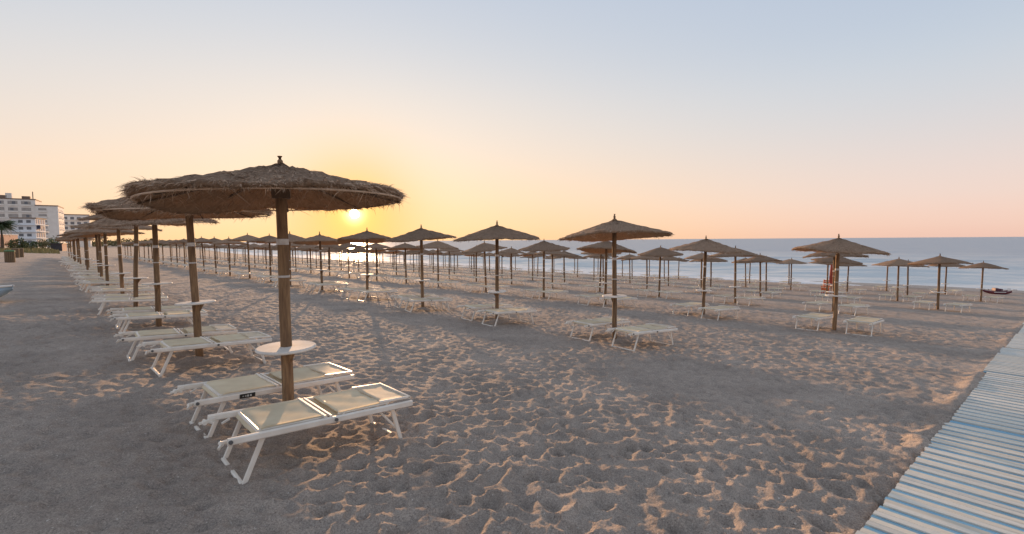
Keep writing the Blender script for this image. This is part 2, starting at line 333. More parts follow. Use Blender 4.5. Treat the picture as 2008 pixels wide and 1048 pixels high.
# ------------------------------------------------------------------ helpers: mesh building
class MB:
    def __init__(self): self.v = []; self.f = []; self.m = []; self.k = 0
    def add(self, verts, faces, mi=0):
        o = self.k; self.v.extend([tuple(map(float, q)) for q in verts]); self.k += len(verts)
        for fc in faces: self.f.append(tuple(o + i for i in fc)); self.m.append(mi)
    def bar(self, p0, p1, w, h, upd=(0, 0, 1), mi=0, ch=.25):
        p0 = Vector(p0); p1 = Vector(p1); d = (p1 - p0).normalized(); u = Vector(upd)
        s = d.cross(u)
        if s.length < 1e-4: s = d.cross(Vector((1, 0, 0)))
        s.normalize(); u = s.cross(d).normalized()
        c = min(w, h) * ch
        sec = [(w/2 - c, -h/2), (w/2, -h/2 + c), (w/2, h/2 - c), (w/2 - c, h/2), (-w/2 + c, h/2), (-w/2, h/2 - c), (-w/2, -h/2 + c), (-w/2 + c, -h/2)]
        vs_ = [p + s * a + u * b_ for p in (p0, p1) for a, b_ in sec]
        fs = [(i, (i + 1) % 8, 8 + (i + 1) % 8, 8 + i) for i in range(8)] + [tuple(range(7, -1, -1)), tuple(range(8, 16))]
        self.add(vs_, fs, mi)
    def box(self, c, sz, rot=0, mi=0):
        x, y, z = [q / 2 for q in sz]; ca, sa = math.cos(rot), math.sin(rot)
        vs_ = []
        for dz in (-z, z):
            for dx, dy in ((-x, -y), (x, -y), (x, y), (-x, y)):
                vs_.append((c[0] + dx * ca - dy * sa, c[1] + dx * sa + dy * ca, c[2] + dz))
        self.add(vs_, [(3, 2, 1, 0), (4, 5, 6, 7), (0, 1, 5, 4), (1, 2, 6, 5), (2, 3, 7, 6), (3, 0, 4, 7)], mi)
    def tube(self, pts, rad, seg=10, mi=0, cap=True):
        pts = [Vector(p) for p in pts]; n_ = len(pts)
        if not isinstance(rad, (list, tuple)): rad = [rad] * n_
        vs_ = []; prev = None
        for i, p in enumerate(pts):
            d = (pts[min(i + 1, n_ - 1)] - pts[max(i - 1, 0)]).normalized()
            a = d.cross(Vector((0, 0, 1)))
            if a.length < .05: a = d.cross(Vector((0, 1, 0)))
            a.normalize(); b_ = d.cross(a).normalized()
            for j in range(seg):
                th = 2 * math.pi * j / seg; vs_.append(p + (a * math.cos(th) + b_ * math.sin(th)) * rad[i])
        fs = [(i * seg + j, i * seg + (j + 1) % seg, (i + 1) * seg + (j + 1) % seg, (i + 1) * seg + j) for i in range(n_ - 1) for j in range(seg)]
        if cap: fs += [tuple(range(seg - 1, -1, -1)), tuple((n_ - 1) * seg + j for j in range(seg))]
        self.add(vs_, fs, mi)
    def lathe(self, prof, seg=24, mi=0, c=(0, 0, 0)):
        vs_ = []; k = len(prof)
        for j in range(seg):
            th = 2 * math.pi * j / seg
            for r_, z_ in prof: vs_.append((c[0] + r_ * math.cos(th), c[1] + r_ * math.sin(th), c[2] + z_))
        fs = [(j * k + i, ((j + 1) % seg) * k + i, ((j + 1) % seg) * k + i + 1, j * k + i + 1) for j in range(seg) for i in range(k - 1)]
        self.add(vs_, fs, mi)
    def mesh(self, name, mats, smooth=False):
        me = bpy.data.meshes.new(name); me.from_pydata(self.v, [], self.f)
        for q in mats: me.materials.append(MAT[q])
        me.polygons.foreach_set('material_index', self.m)
        if smooth: me.polygons.foreach_set('use_smooth', [True] * len(self.f))
        me.update(); return me
def obj(name, me, parent=None, loc=None, **props):
    o = bpy.data.objects.new(name, me); C.objects.link(o)
    if parent is not None: o.parent = parent
    if loc is not None: o.location = loc
    for k, v in props.items(): o[k] = v
    return o
def thing(name, label, cat, loc=(0, 0, 0), group=None, rot=None):
    o = bpy.data.objects.new(name, None); C.objects.link(o); o.location = loc
    o.empty_display_size = .2; o['label'] = label; o['category'] = cat
    if group: o['group'] = group
    if rot is not None: o.rotation_euler = rot
    return o

# ------------------------------------------------------------------ where the umbrellas stand
DT, DS = 3.7958, 7.1705
ROWS = [(0, 20), (.9447, 26), (-1.8059, 28), (-.30, 30), (-3.1829, 32), (-1.2, 30), (-4.9, 30), (-2.9, 28)]
SPECIAL = {(0, 0): dict(pos=(-2.160, 4.378), rim=2.18, table=.775, tilt=(0, 0)), (0, 1): dict(table=.87), (0, 2): dict(table=.94),
           (0, 3): dict(tilt=(.01, -.045)), (1, 0): dict(rim=2.28, table=.985, yaw=R(-6)), (1, 1): dict(rim=2.27, table=.82, yaw=R(-9)), (2, 0): dict(rim=2.26, table=1.0, yaw=R(-4)), (2, 1): dict(rim=2.26, table=.89, yaw=R(-5))}
SPOTS = []
for r_, (sh, cnt) in enumerate(ROWS):   # rows parallel to the shore
    for k in range(cnt):
        sp_ = SPECIAL.get((r_, k), {})
        if 'pos' in sp_: x, y = sp_['pos']
        else:
            q = O + T * (k * DT + sh + (random.gauss(0, .10) if (r_, k) not in SPECIAL else 0)) + N * (DS * r_ + (random.gauss(0, .12) if (r_, k) not in SPECIAL else 0)); x, y = map(float, q)
        SPOTS.append(dict(r=r_, k=k, x=x, y=y, d=math.hypot(x, y), **{a: b_ for a, b_ in sp_.items() if a != 'pos'}))

# ------------------------------------------------------------------ the sand
def board_edge(n): return .575 - .0805 * (n - 2.07)        # left edge of the boardwalk along the shore axis
BOARD_W = 2.5
TRAILS = [(-.6, 2.3, R(24), 26, 1), (3.2, 3.0, R(-28), 30, 2), (-4.6, 3.4, R(-38), 22, 3), (-1.2, 6.5, R(62), 22, 5)]
def sand_relief(x, y, r):
    d3, c3 = worley(x / .085, y / .085 + 3.1, 61)
    wx = x + .09 * (vnoise(x * 3.1, y * 3.1, 3) - .5); wy = y + .09 * (vnoise(x * 3.1, y * 3.1, 4) - .5)
    d1, c1 = worley(wx / .215, wy / .215, 21); d2, c2 = worley(wx / .12 + 7.3, wy / .12, 33)
    bowl = lambda d: np.minimum(d / .62, 1.15) ** 1.7
    big = fbm(x * .45, y * .45, 50, 3) - .45
    rough = np.clip(fbm(x * .22 + 3, y * .22, 77, 3) * 1.8 + .05, .7, 1.1)
    pit = lambda d, w: np.exp(-(d / w) ** 2) - .18
    h = .026 * (bowl(d1) - .5) * (.4 + .6 * c1) - .050 * pit(d1, .27) * np.clip(c1 * 1.5 - .2, 0, 1) + .015 * (bowl(d2) - .5) * (.3 + .7 * c2) - .023 * pit(d2, .30) * np.clip(c2 * 1.5 - .3, 0, 1) + .012 * (bowl(d3) - .5) * c3 * (r < 14) + .024 * (fbm(x * 6, y * 6, 90, 3) - .45)
    h = h * rough
    n = x * N[0] + y * N[1]; t = x * T[0] + y * T[1]
    e = board_edge(n)
    ins = np.clip((e + .05 - t) / .25, 0, 1) * np.clip((t - (e - BOARD_W - .05)) / .25, 0, 1) * (n > -1) * (n < 46)
    fade = 1 / (1 + (r / 55) ** 2)
    wetf = np.clip((58 - n) / 6, 0, 1) * np.clip((n + 30) / 20, .15, 1)
    for s_ in SPOTS:                      # sand heaped and scuffed round the nearer poles
        if s_['d'] < 32:
            q = (x - s_['x']) ** 2 + (y - s_['y']) ** 2; near = q < .8
            h[near] += .055 * np.exp(-q[near] / .03) - .03 * np.exp(-(np.sqrt(q[near]) - .38) ** 2 / .02)
    for (x0, y0, az_, n_st, sd_) in TRAILS:      # walked lines of separate footprints
        dx, dy = math.sin(az_), math.cos(az_); rt_ = np.random.default_rng(sd_)
        for i_ in range(n_st):
            px_ = x0 + dx * .62 * i_ + dy * .09 * (1 if i_ % 2 else -1) + rt_.normal(0, .03); py_ = y0 + dy * .62 * i_ - dx * .09 * (1 if i_ % 2 else -1) + rt_.normal(0, .03)
            m_ = (np.abs(x - px_) < .4) & (np.abs(y - py_) < .4)
            lx = (x[m_] - px_) * dx + (y[m_] - py_) * dy; ly = (x[m_] - px_) * dy - (y[m_] - py_) * dx
            q = (lx / .15) ** 2 + (ly / .065) ** 2
            h[m_] = h[m_] * (1 - .8 * np.exp(-q * .6)) - .032 * np.exp(-q ** 1.5) + .015 * np.exp(-(np.sqrt(q) - 1.45) ** 2 / .12)
    drift = np.exp(-((t - e - .02) / .15) ** 2) * (n > -1) * (n < 46) * np.clip(fbm(n * 1.3, t * 1.3, 31, 3) * 3 - 1.0, 0, 1)
    h = h + .10 * drift * (r < 40)
    h = (h * (1 - ins) - .03 * ins) * fade + .05 * big * (1 - ins)
    return h * wetf
def build_sand():
    a_f = np.linspace(R(-58), R(58), 620); a_c = np.linspace(R(58), R(302), 60)[1:-1]
    ang = np.concatenate([a_f, a_c]); NA = len(ang)
    rad = np.concatenate([[.3, .6, .9], np.geomspace(1.1, 95, 780), np.geomspace(100, 6000, 46)]); NR = len(rad)
    A, RR = np.meshgrid(ang, rad); X = RR * np.sin(A); Y = RR * np.cos(A)
    Z = gz(X, Y) + sand_relief(X, Y, RR)
    far = RR > 500; Z = np.where(far & (X * N[0] + Y * N[1] > 100), np.minimum(Z, -6), Z)
    V = np.concatenate([np.stack([X, Y, Z], -1).reshape(-1, 3), [[0, 0, float(gz(0, 0))]]])
    i = np.arange(NR - 1)[:, None] * NA; j = np.arange(NA)[None, :]; j2 = (j + 1) % NA
    Q = np.stack([i + j2, i + j, i + NA + j, i + NA + j2], -1).reshape(-1, 4)
    c = len(V) - 1
    tri = np.stack([np.full(NA, c), np.arange(NA), (np.arange(NA) + 1) % NA], -1)[:, ::-1]
    me = bpy.data.meshes.new('sand')
    nq, ntri = len(Q), len(tri)
    me.vertices.add(len(V)); me.vertices.foreach_set('co', V.ravel())
    me.loops.add(nq * 4 + ntri * 3); me.loops.foreach_set('vertex_index', np.concatenate([Q.ravel(), tri.ravel()]).astype(np.int32))
    me.polygons.add(nq + ntri)
    me.polygons.foreach_set('loop_start', np.concatenate([np.arange(nq) * 4, nq * 4 + np.arange(ntri) * 3]).astype(np.int32))
    me.polygons.foreach_set('loop_total', np.concatenate([np.full(nq, 4), np.full(ntri, 3)]).astype(np.int32))
    me.polygons.foreach_set('use_smooth', np.ones(nq + ntri, bool))
    me.materials.append(MAT['sand']); me.update(calc_edges=True); me.validate()
    o = obj('sand', me, kind='structure', label='grey beige sand trodden into hollows across the beach')
    return o
build_sand()

# ------------------------------------------------------------------ the sea
def build_sea():
    nn = np.concatenate([np.arange(52, 130, .45), np.geomspace(131, 30000, 90)])
    ts = np.concatenate([-np.geomspace(40000, 61, 60), np.arange(-60, 260, 1.1), np.geomspace(262, 40000, 60)])
    NN, TT = np.meshgrid(nn, ts, indexing='ij')
    h = np.zeros_like(NN); rg = np.random.default_rng(5)
    for i in range(14):
        L = rg.uniform(2.2, 13); a = rg.normal(0, .35); k = 2 * math.pi / L
        h += .012 * L ** .7 * np.sin(k * (NN * math.cos(a) + TT * math.sin(a)) + rg.uniform(0, 6.3))
    h *= np.clip(1.2 - (NN - 60) / 300, .0, 1) * np.clip((NN - 59) / 8, .1, 1)
    br = 66 + 2.5 * np.sin(TT * .05) + 3 * vnoise(TT * .06, NN * 0, 8)
    h += .22 * np.exp(-((NN - br) / .9) ** 2) * np.clip(vnoise(TT * .09, NN * 0 + 3, 4) * 2 - .5, 0, 1)
    X = NN * N[0] + TT * T[0]; Y = NN * N[1] + TT * T[1]
    V = np.stack([X, Y, SEA_Z + h], -1).reshape(-1, 3); a, b_ = NN.shape
    i = np.arange(a - 1)[:, None] * b_; j = np.arange(b_ - 1)[None, :]
    Q = np.stack([i + j, i + b_ + j, i + b_ + j + 1, i + j + 1], -1).reshape(-1, 4)
    me = bpy.data.meshes.new('sea'); me.from_pydata(V.tolist(), [], Q.tolist())
    me.polygons.foreach_set('use_smooth', [True] * len(Q)); me.materials.append(MAT['sea']); me.update()
    obj('sea', me, kind='structure', label='calm grey blue sea with small waves along the shore')
build_sea()

# ------------------------------------------------------------------ the boardwalk
def build_boardwalk():
    root = bpy.data.objects.new('boardwalk', None); C.objects.link(root); root['kind'] = 'structure'
    root['label'] = 'pale and blue slatted boardwalk running down to the sea at right'
    def slat_mesh(w, th, nm, mname):
        mb = MB(); mb.bar((0, -BOARD_W / 2, 0), (0, BOARD_W / 2, 0), w, th, mi=0, ch=.12); return mb.mesh(nm, [mname])
    pale = [slat_mesh(.063, .024, 'slat', 'pale_plank'), slat_mesh(.063, .024, 'slat', 'cream_plank')]
    blue = slat_mesh(.050, .020, 'slat', 'blue_plank'); wide_blue = slat_mesh(.10, .02, 'slat', 'blue_plank')
    skew = math.atan(-.0805); stuff = {k: [] for k in range(3)}
    def frame(n, lat, dz, jit):
        e = board_edge(n); t = e - BOARD_W / 2 + lat
        x, y = nt(n, t); nz = gnormal(x, y)
        dirn = Vector((N[0] * math.cos(skew) + T[0] * math.sin(skew), N[1] * math.cos(skew) + T[1] * math.sin(skew), 0))
        dirn = (dirn - nz * dirn.dot(nz)).normalized(); cross = nz.cross(dirn)
        Mx = Matrix((dirn, cross, nz)).transposed().to_4x4()
        Mx = Mx @ Matrix.Rotation(jit, 4, 'Z')
        big = float(fbm(np.array([x * .45]), np.array([y * .45]), 50, 3)[0] - .45) * 0
        Mx.translation = Vector((x, y, float(gz(x, y)) + .045 + dz + big)); return Mx
    n = .2; sect_lat = 0; sect_end = 6.85; sect_i = 0
    while n < 44:
        if n > sect_end:
            sect_i += 1; sect_end += 4.3; sect_lat = random.uniform(-.05, .05)
            Mx = frame(n + .03, sect_lat, -.012, 0); n += .12
            if n < 14: o = obj('slat', wide_blue, root); o.matrix_world = Mx
        pieces = [(0, pale[0], 0, .004), (.069, pale[1] if random.random() < .6 else pale[0], 0 if random.random() < .5 else 1, .002), (.134, blue, 2, -.003)]
        for off, me, mi, dz in pieces:
            Mx = frame(n + off, sect_lat + random.gauss(0, .005), dz + random.gauss(0, .0008), random.gauss(0, .0012))
            if n < 14:
                o = obj('slat', me, root); o.matrix_world = Mx
            else: stuff[mi].append((Mx, .063 if mi < 2 else .062))
        n += .199
    mb = MB()
    for mi, lst in stuff.items():
        for Mx, w in lst:
            a = Mx @ Vector((0, -BOARD_W / 2, 0)); b_ = Mx @ Vector((0, BOARD_W / 2, 0)); mb.bar(a, b_, w, .024, Mx.to_3x3().col[2], mi, .12)
    obj('far_slats', mb.mesh('far_slats', ['pale_plank', 'cream_plank', 'blue_plank']), root, kind='stuff')
    mb = MB()
    for lat in (.06, .9, 1.7, BOARD_W - .06):
        prev = None
        for n in np.arange(.2, 44, .8):
            x, y = nt(n, board_edge(n) - lat); q = (x, y, float(gz(x, y)) + .008)
            if prev: mb.bar(prev, q, .07, .04)
            prev = q
    obj('bearer', mb.mesh('bearer', ['plank_end']), root)
build_boardwalk()

# ------------------------------------------------------------------ thatched umbrellas
RAD = 1.11
def prof(r): return (1 - r) ** 1.04
def canopy_mesh(seed, na, nr, blades_top, blades_rim, blades_under, bw, rise=.36, body=True, blades=True, thick=.055, und=.028, wav=1.0):
    rg = np.random.default_rng(seed); mb = MB()
    ph = rg.uniform(0, 6.3, 8); am = rg.uniform(.3, 1, 8)
    def rimr(th): return RAD * (1 + .018 * wav * sum(am[i] * math.sin((i + 2) * th + ph[i]) for i in range(5)))
    def rimz(th): return .028 * wav * sum(am[i] * math.sin((i + 1) * th + ph[i] * 1.7) for i in range(4))
    def top(r, th):
        z = rise * prof(r) + rimz(th) * r ** 3 + thick * (1 - .55 * r ** 6)
        return z + .012 * math.sin(9 * th + ph[3] + r * 7) * r + .008 * math.sin(r * 26 + ph[2])
    if body:
        vs_, fs = [], []
        rs = [.03 + .97 * i / (nr - 1) for i in range(nr)]
        for j in range(na):
            th = 2 * math.pi * j / na; rr = rimr(th); jr = rg.normal(0, .012)
            for r_ in rs:
                q = rr * r_ + (jr if r_ > .95 else 0); vs_.append((q * math.cos(th), q * math.sin(th), top(r_, th) + (rg.normal(0, .008) if na > 60 else 0)))
            for r_ in reversed(rs):
                q = rr * r_ * .992 + (jr if r_ > .95 else 0); vs_.append((q * math.cos(th), q * math.sin(th), rise * prof(r_) + rimz(th) * r_ ** 3 - und * r_ + rg.normal(0, .006)))
        k = 2 * nr
        for j in range(na):
            j2 = (j + 1) % na
            for i in range(k):
                i2 = (i + 1) % k; fs.append((j * k + i, j * k + i2, j2 * k + i2, j2 * k + i))
        mb.add(vs_, fs, 0)
    nbody = len(mb.f)
    if blades:
        def blade(p, d, L, mi, w=bw):
            d = d.normalized(); s = d.cross(Vector((rg.normal(), rg.normal(), rg.normal() + .5))).normalized() * w
            mid = p + d * L * .55; tip = p + d * L + Vector((rg.normal(0, .12), rg.normal(0, .12), -.18)) * L
            mb.add([p - s * .5, p + s * .5, mid + s * .4, mid - s * .4, tip], [(0, 1, 2, 3), (3, 2, 4)], mi)
        for _ in range(blades_top):
            th = rg.uniform(0, 6.2832); r_ = math.sqrt(rg.uniform(.01, 1)); rr = rimr(th)
            p = Vector((rr * r_ * math.cos(th), rr * r_ * math.sin(th), top(r_, th) - .008))
            a = th + rg.normal(0, .55); out = Vector((math.cos(a), math.sin(a), -rise / RAD + abs(rg.normal(.05, .15))))
            blade(p, out, rg.uniform(.04, .12), int(rg.integers(1, 3)))
        for _ in range(blades_rim):
            th = rg.uniform(0, 6.2832); rr = rimr(th)
            p = Vector((rr * .975 * math.cos(th), rr * .975 * math.sin(th), rimz(th) + rg.uniform(-.02, .045)))
            a = th + rg.normal(0, .6); out = Vector((math.cos(a), math.sin(a), rg.normal(-.35, .45)))
            blade(p, out, rg.uniform(.025, .08), int(rg.integers(1, 3)))
        for _ in range(blades_under):
            th = rg.uniform(0, 6.2832); r_ = math.sqrt(rg.uniform(.1, 1)); rr = rimr(th)
            p = Vector((rr * r_ * math.cos(th), rr * r_ * math.sin(th), rise * prof(r_) - .02))
            a = rg.uniform(0, 6.28); out = Vector((math.cos(a), math.sin(a), rg.uniform(-1.2, -.1)))
            blade(p, out, rg.uniform(.04, .16), int(rg.integers(1, 3)))
    me = mb.mesh('canopy', ['thatch', 'straw', 'straw2'])
    if body:
        sm = [i < nbody for i in range(len(mb.f))]; me.polygons.foreach_set('use_smooth', sm)
    return me
def pole_mesh(h, r=.054, seg=14, seed=0):
    rg = np.random.default_rng(seed); mb = MB()
    zs = np.linspace(-.35, h, 9)
    mb.tube([(rg.normal(0, .003), rg.normal(0, .003), z) for z in zs], [r * (1.06 - .14 * i / 8) for i in range(9)], seg)
    return mb.mesh('pole', ['wood'], True)
def disc_mesh(name, r, th, m, seg=40):
    mb = MB(); mb.lathe([(.05, -th / 2), (r - .012, -th / 2), (r - .003, -th / 2 + .006), (r, 0), (r - .003, th / 2 - .006), (r - .012, th / 2), (.05, th / 2), (.05, -th / 2)], seg)
    return mb.mesh(name, [m])
def band_mesh(r, h, seg=16):
    mb = MB(); mb.lathe([(r * .9, -h / 2), (r, -h / 2), (r, h / 2), (r * .9, h / 2)], seg); return mb.mesh('tape_band', ['tape'])
RISE = .39
U0_BODY = [canopy_mesh(100 + i, 130, 16, 0, 0, 0, .004, .295 if i == 0 else RISE, True, False, thick=.032, und=.016) for i in range(4)]
U0_STRAW = [canopy_mesh(100 + i, 130, 16, 8500, 2600, 900, .0048, .295 if i == 0 else RISE, False, True, thick=.032, und=.016) for i in range(4)]
U1 = [canopy_mesh(200 + i, 84, 10, 1100, 420, 60, .007, thick=.03, und=.012, wav=.7) for i in range(6)]
U2 = [canopy_mesh(300 + i, 40, 6, 90, 110, 0, .016, thick=.03, und=.012, wav=.8) for i in range(5)]
U3 = [canopy_mesh(400 + i, 22, 4, 0, 30, 0, .03, thick=.03, und=.012) for i in range(3)]
POLES = [pole_mesh(2.25 + RISE + .02, .051, 14, i) for i in range(4)]; POLE_FAR = pole_mesh(2.25 + RISE, .056, 7, 9)
TABLE = disc_mesh('table_top', .265, .03, 'white'); TABLE_FAR = disc_mesh('table_top', .265, .035, 'white', 16)
BAND = band_mesh(.0535, .055); BAND2 = band_mesh(.0545, .02)
mb = MB(); mb.tube([(0, 0, -.16), (.003, 0, .04), (0, .002, .09)], [.024, .024, .024], 9); FINIAL = mb.mesh('finial', ['wood'])
mb = MB(); mb.tube([(0, 0, -.05), (0, 0, .04)], [.078, .085], 12); COLLAR = mb.mesh('collar', ['rib'])
mb = MB(); mb.tube([(RAD * .985 * math.cos(a), RAD * .985 * math.sin(a), 0) for a in np.linspace(0, 2 * math.pi, 49)], .008, 5, cap=False); HOOP = mb.mesh('rim_hoop', ['straw'])
mb = MB(); mb.tube([(.06, 0, .25), (.55, 0, .115), (1.1, 0, -.035)], [.014, .012, .009], 6); RIB = mb.mesh('rib', ['rib'])
mb = MB(); mb.add([(.045, -.02, 0), (.12, -.02, 0), (.045, -.02, -.13), (.045, .02, 0), (.12, .02, 0), (.045, .02, -.13)], [(0, 1, 2), (5, 4, 3), (0, 3, 4, 1), (1, 4, 5, 2), (2, 5, 3, 0)]); BRACKET = mb.mesh('table_bracket', ['wood'])

ORD = ['first', 'second', 'third', 'fourth', 'fifth', 'sixth', 'seventh', 'eighth', 'ninth', 'tenth', 'eleventh', 'twelfth', 'thirteenth', 'fourteenth', 'fifteenth', 'sixteenth', 'seventeenth', 'eighteenth', 'nineteenth', 'twentieth'] + ['twenty-' + q for q in ('first', 'second', 'third', 'fourth', 'fifth', 'sixth', 'seventh', 'eighth', 'ninth')] + ['thirtieth', 'thirty-first', 'thirty-second']
NEXT = ['nearest'] + ORD
def umbrella(s, i):
    r_, k, x, y = s['r'], s['k'], s['x'], s['y']
    z = float(gz(x, y)); rim = s.get('rim', 2.25 + random.gauss(0, .045)); tab = s.get('table', random.uniform(.8, .98))
    if r_ == 0 and k == 0: lab = 'largest shaggy thatched umbrella, nearest the camera, with the sun at its rim'
    elif k < 32: lab = 'thatched umbrella, %s from the boardwalk end, in the %s row from the left path' % (ORD[k], ORD[r_])
    else: lab = 'small distant thatched umbrella far along the %s row from the left path' % ORD[r_]
    tl = s.get('tilt', (random.gauss(0, .012), random.gauss(0, .012)))
    root = thing('beach_umbrella', lab, 'umbrella', (x, y, z), 'thatched umbrellas on the beach', (tl[0], tl[1], random.uniform(0, 6.28) if (r_ or k) else 0.0))
    lod = 0 if (s['d'] < 14.5 and r_ == 0) else 1 if s['d'] < 24 else 2 if s['d'] < 50 else 3
    ct = (random.gauss(0, .03), random.gauss(0, .03), random.uniform(0, 6.28))
    if lod == 0:
        v = 0 if k == 0 else 1 + (k - 1) % 3
        can = obj('canopy', U0_BODY[v], root, (0, 0, rim)); can.rotation_euler = (random.gauss(0, .05), random.gauss(0, .05), ct[2]) if k else (-.012, -.028, .4)
        obj('straw', U0_STRAW[v], can, kind='stuff'); obj('rim_hoop', HOOP, can, (0, 0, -.02))
        for q in range(8):
            rb = obj('rib', RIB, can, (0, 0, -.0)); rb.rotation_euler = (0, 0, q * math.pi / 4)
        obj('collar', COLLAR, root, (0, 0, rim + .06))
        rise = .295 if v == 0 else RISE
    else:
        can = obj('canopy', random.choice((U1, U2, U3)[lod - 1]), root, (0, 0, rim)); can.rotation_euler = ct; rise = RISE; kk = random.uniform(1.0, 1.07); can.scale = (kk, kk, random.uniform(.92, 1.08))
    if lod < 3:
        po = obj('pole', POLES[i % 4], root); po.scale = (1, 1, (rim + rise) / (2.25 + RISE + .02)); po.rotation_euler = (0, 0, random.uniform(0, 6))
        fi = obj('finial', FINIAL, root, (0, 0, rim + rise + .03)); fi.scale = (1, 1, random.uniform(.8, 1.1))
        obj('table_top', TABLE, root, (0, 0, tab)).rotation_euler = (random.gauss(0, .012), random.gauss(0, .012), 0)
        if lod < 2:
            obj('tape_band', BAND, root, (0, 0, 1.76 + random.gauss(0, .04)))
            b_ = obj('table_bracket', BRACKET, root, (0, 0, tab - .016)); b_.rotation_euler = (0, 0, random.uniform(0, 6))
        if random.random() < .75: obj('tape_band', BAND2, root, (0, 0, 1.38 + random.gauss(0, .08)))
    else:
        po = obj('pole', POLE_FAR, root); po.scale = (1, 1, (rim + rise) / (2.25 + RISE)); obj('table_top', TABLE_FAR, root, (0, 0, tab))
for i, s in enumerate(SPOTS): umbrella(s, i)

# ------------------------------------------------------------------ sun loungers
HW = .30
def sling(x0, x1, hw, z0, z1, sag, nx, ny, seed, roll=0.0, th=.007, mi=0, wr=.004):
    rg = np.random.default_rng(seed); ph = rg.uniform(0, 6.3, 6); mb = MB(); vs_ = []
    for lay in (0, 1):
        for i in range(nx + 1):
            u = i / nx; x = x0 + (x1 - x0) * u; z = z0 + (z1 - z0) * u
            if roll and x < x0 + roll:
                q = (x0 + roll - x) / roll; z -= .05 * q ** 2.2
            for j in range(ny + 1):
                v = j / ny * 2 - 1
                w = sag * (1 - v * v) * (math.sin(math.pi * min(1, max(0, u))) * .7 + .3)
                wri = wr * (math.sin(9 * u + 5 * v + ph[0]) * .6 + math.sin(17 * u - 9 * v + ph[1]) * .4) * (1 - v ** 4)
                vs_.append((x, v * hw, z - w + wri - lay * th))
    n1 = (nx + 1) * (ny + 1); fs = []
    for i in range(nx):
        for j in range(ny):
            a = i * (ny + 1) + j; fs.append((a, a + ny + 1, a + ny + 2, a + 1)); b_ = a + n1; fs.append((b_, b_ + 1, b_ + ny + 2, b_ + ny + 1))
    for i in range(nx):
        for j, fl in ((0, 1), (ny, 0)):
            a = i * (ny + 1) + j; q = (a, a + n1, a + n1 + ny + 1, a + ny + 1); fs.append(q if not fl else q[::-1])
    for j in range(ny):
        for i, fl in ((0, 0), (nx, 1)):
            a = i * (ny + 1) + j; q = (a, a + n1, a + n1 + 1, a + 1); fs.append(q if fl else q[::-1])
    mb.add(vs_, fs, mi); return mb
def p_rail(sd, mb=None, mi=0):
    mb = mb or MB(); y = sd * (HW + .012)
    mb.bar((-.745, y, .352), (.735, y, .352), .034, .052, mi=mi)
    return mb
def p_legs(end, mb=None, mi=0):
    mb = mb or MB(); y = HW - .022
    if end < 0: a, b_ = -.50, -.635
    else: a, b_ = .545, .665
    for s_ in (-1, 1):
        mb.bar((a, s_ * y, .345), (b_, s_ * y, -.02), .022, .036, (1, 0, 0), mi)
        if end > 0: mb.bar((.42, s_ * (y - .01), .335), (.622, s_ * (y - .01), .12), .014, .02, (1, 0, 0), mi)
    mb.bar((b_ + .004 * end, -y, .012), (b_ + .004 * end, y, .012), .030, .022, mi=mi)
    return mb
def p_back(mb=None, mi=0):
    mb = mb or MB()
    for s_ in (-1, 1): mb.tube([(-.545, s_ * .262, .372), (-.06, s_ * .262, .372)], .011, 7, mi)
    mb.tube([(-.535, -.262, .366), (-.535, .262, .366)], .014, 8, mi)
    mb.bar((-.055, -HW, .384), (-.055, HW, .384), .028, .022, mi=mi)
    mb.bar((-.008, -HW, .380), (-.008, HW, .380), .022, .018, mi=mi)
    mb.bar((-.40, -.29, .325), (-.40, .29, .325), .02, .018, mi=mi)
    return mb
def p_seat(mb=None, mi=0):
    mb = mb or MB()
    mb.bar((.10, -.29, .376), (.10, .29, .376), .018, .014, mi=mi); mb.bar((.50, -.29, .366), (.50, .29, .366), .018, .014, mi=mi)
    for s_ in (-1, 1): mb.tube([(.06, s_ * .268, .378), (.52, s_ * .268, .384)], .010, 7, mi)
    return mb
def p_shade(mb=None, mi=0):
    mb = mb or MB()
    for s_ in (-1, 1): mb.bar((.43, s_ * .272, .405), (.735, s_ * .272, .398), .026, .022, mi=mi)
    mb.bar((.725, -.285, .398), (.725, .285, .398), .024, .026, mi=mi)
    return mb
def p_bracket(sd, mb=None, mi=0, kn=None):
    mb = mb or MB(); y = sd * (HW + .01)
    mb.bar((-.70, y - sd * .03, .35), (-.775, y - sd * .045, .338), .016, .03, (0, 0, 1), mi)
    mb.bar((-.765, y - sd * .04, .345), (-.80, y + sd * .005, .318), .014, .024, (0, 0, 1), mi)
    mb.bar((-.72, y - sd * .05, .325), (-.785, y - sd * .02, .352), .012, .02, (0, 0, 1), mi)
    mb.bar((-.60, y - sd * .035, .33), (-.66, y - sd * .05, .305), .012, .02, (0, 0, 1), mi)
    mb.tube([(-.775, y - sd * .06, .335), (-.775, y - sd * .02, .335)], .016, 8, mi)
    return mb
def p_knob(sd, x, mb=None, mi=0):
    mb = mb or MB(); y = sd * (HW + .03)
    mb.tube([(x, y - sd * .012, .354), (x, y + sd * .014, .354)], .014, 9, mi)
    return mb
def joined(*ms):
    o = MB()
    for q in ms: o.add(q.v, q.f); o.m[-len(q.f):] = q.m
    return o
L0 = dict(side_rail=[p_rail(-1).mesh('side_rail', ['alu']), p_rail(1).mesh('side_rail', ['alu'])],
          leg_frame=[p_legs(-1).mesh('leg_frame', ['alu']), p_legs(1).mesh('leg_frame', ['alu'])],
          backrest_frame=[p_back().mesh('backrest_frame', ['alu'])], seat_frame=[p_seat().mesh('seat_frame', ['alu'])],
          sunshade=[p_shade().mesh('sunshade', ['alu'])], bracket=[p_bracket(-1).mesh('bracket', ['alu']), p_bracket(1).mesh('bracket', ['alu'])],
          hinge_knob=[p_knob(s_, x_).mesh('hinge_knob', ['knob']) for s_ in (-1, 1) for x_ in (.02, -.73)])
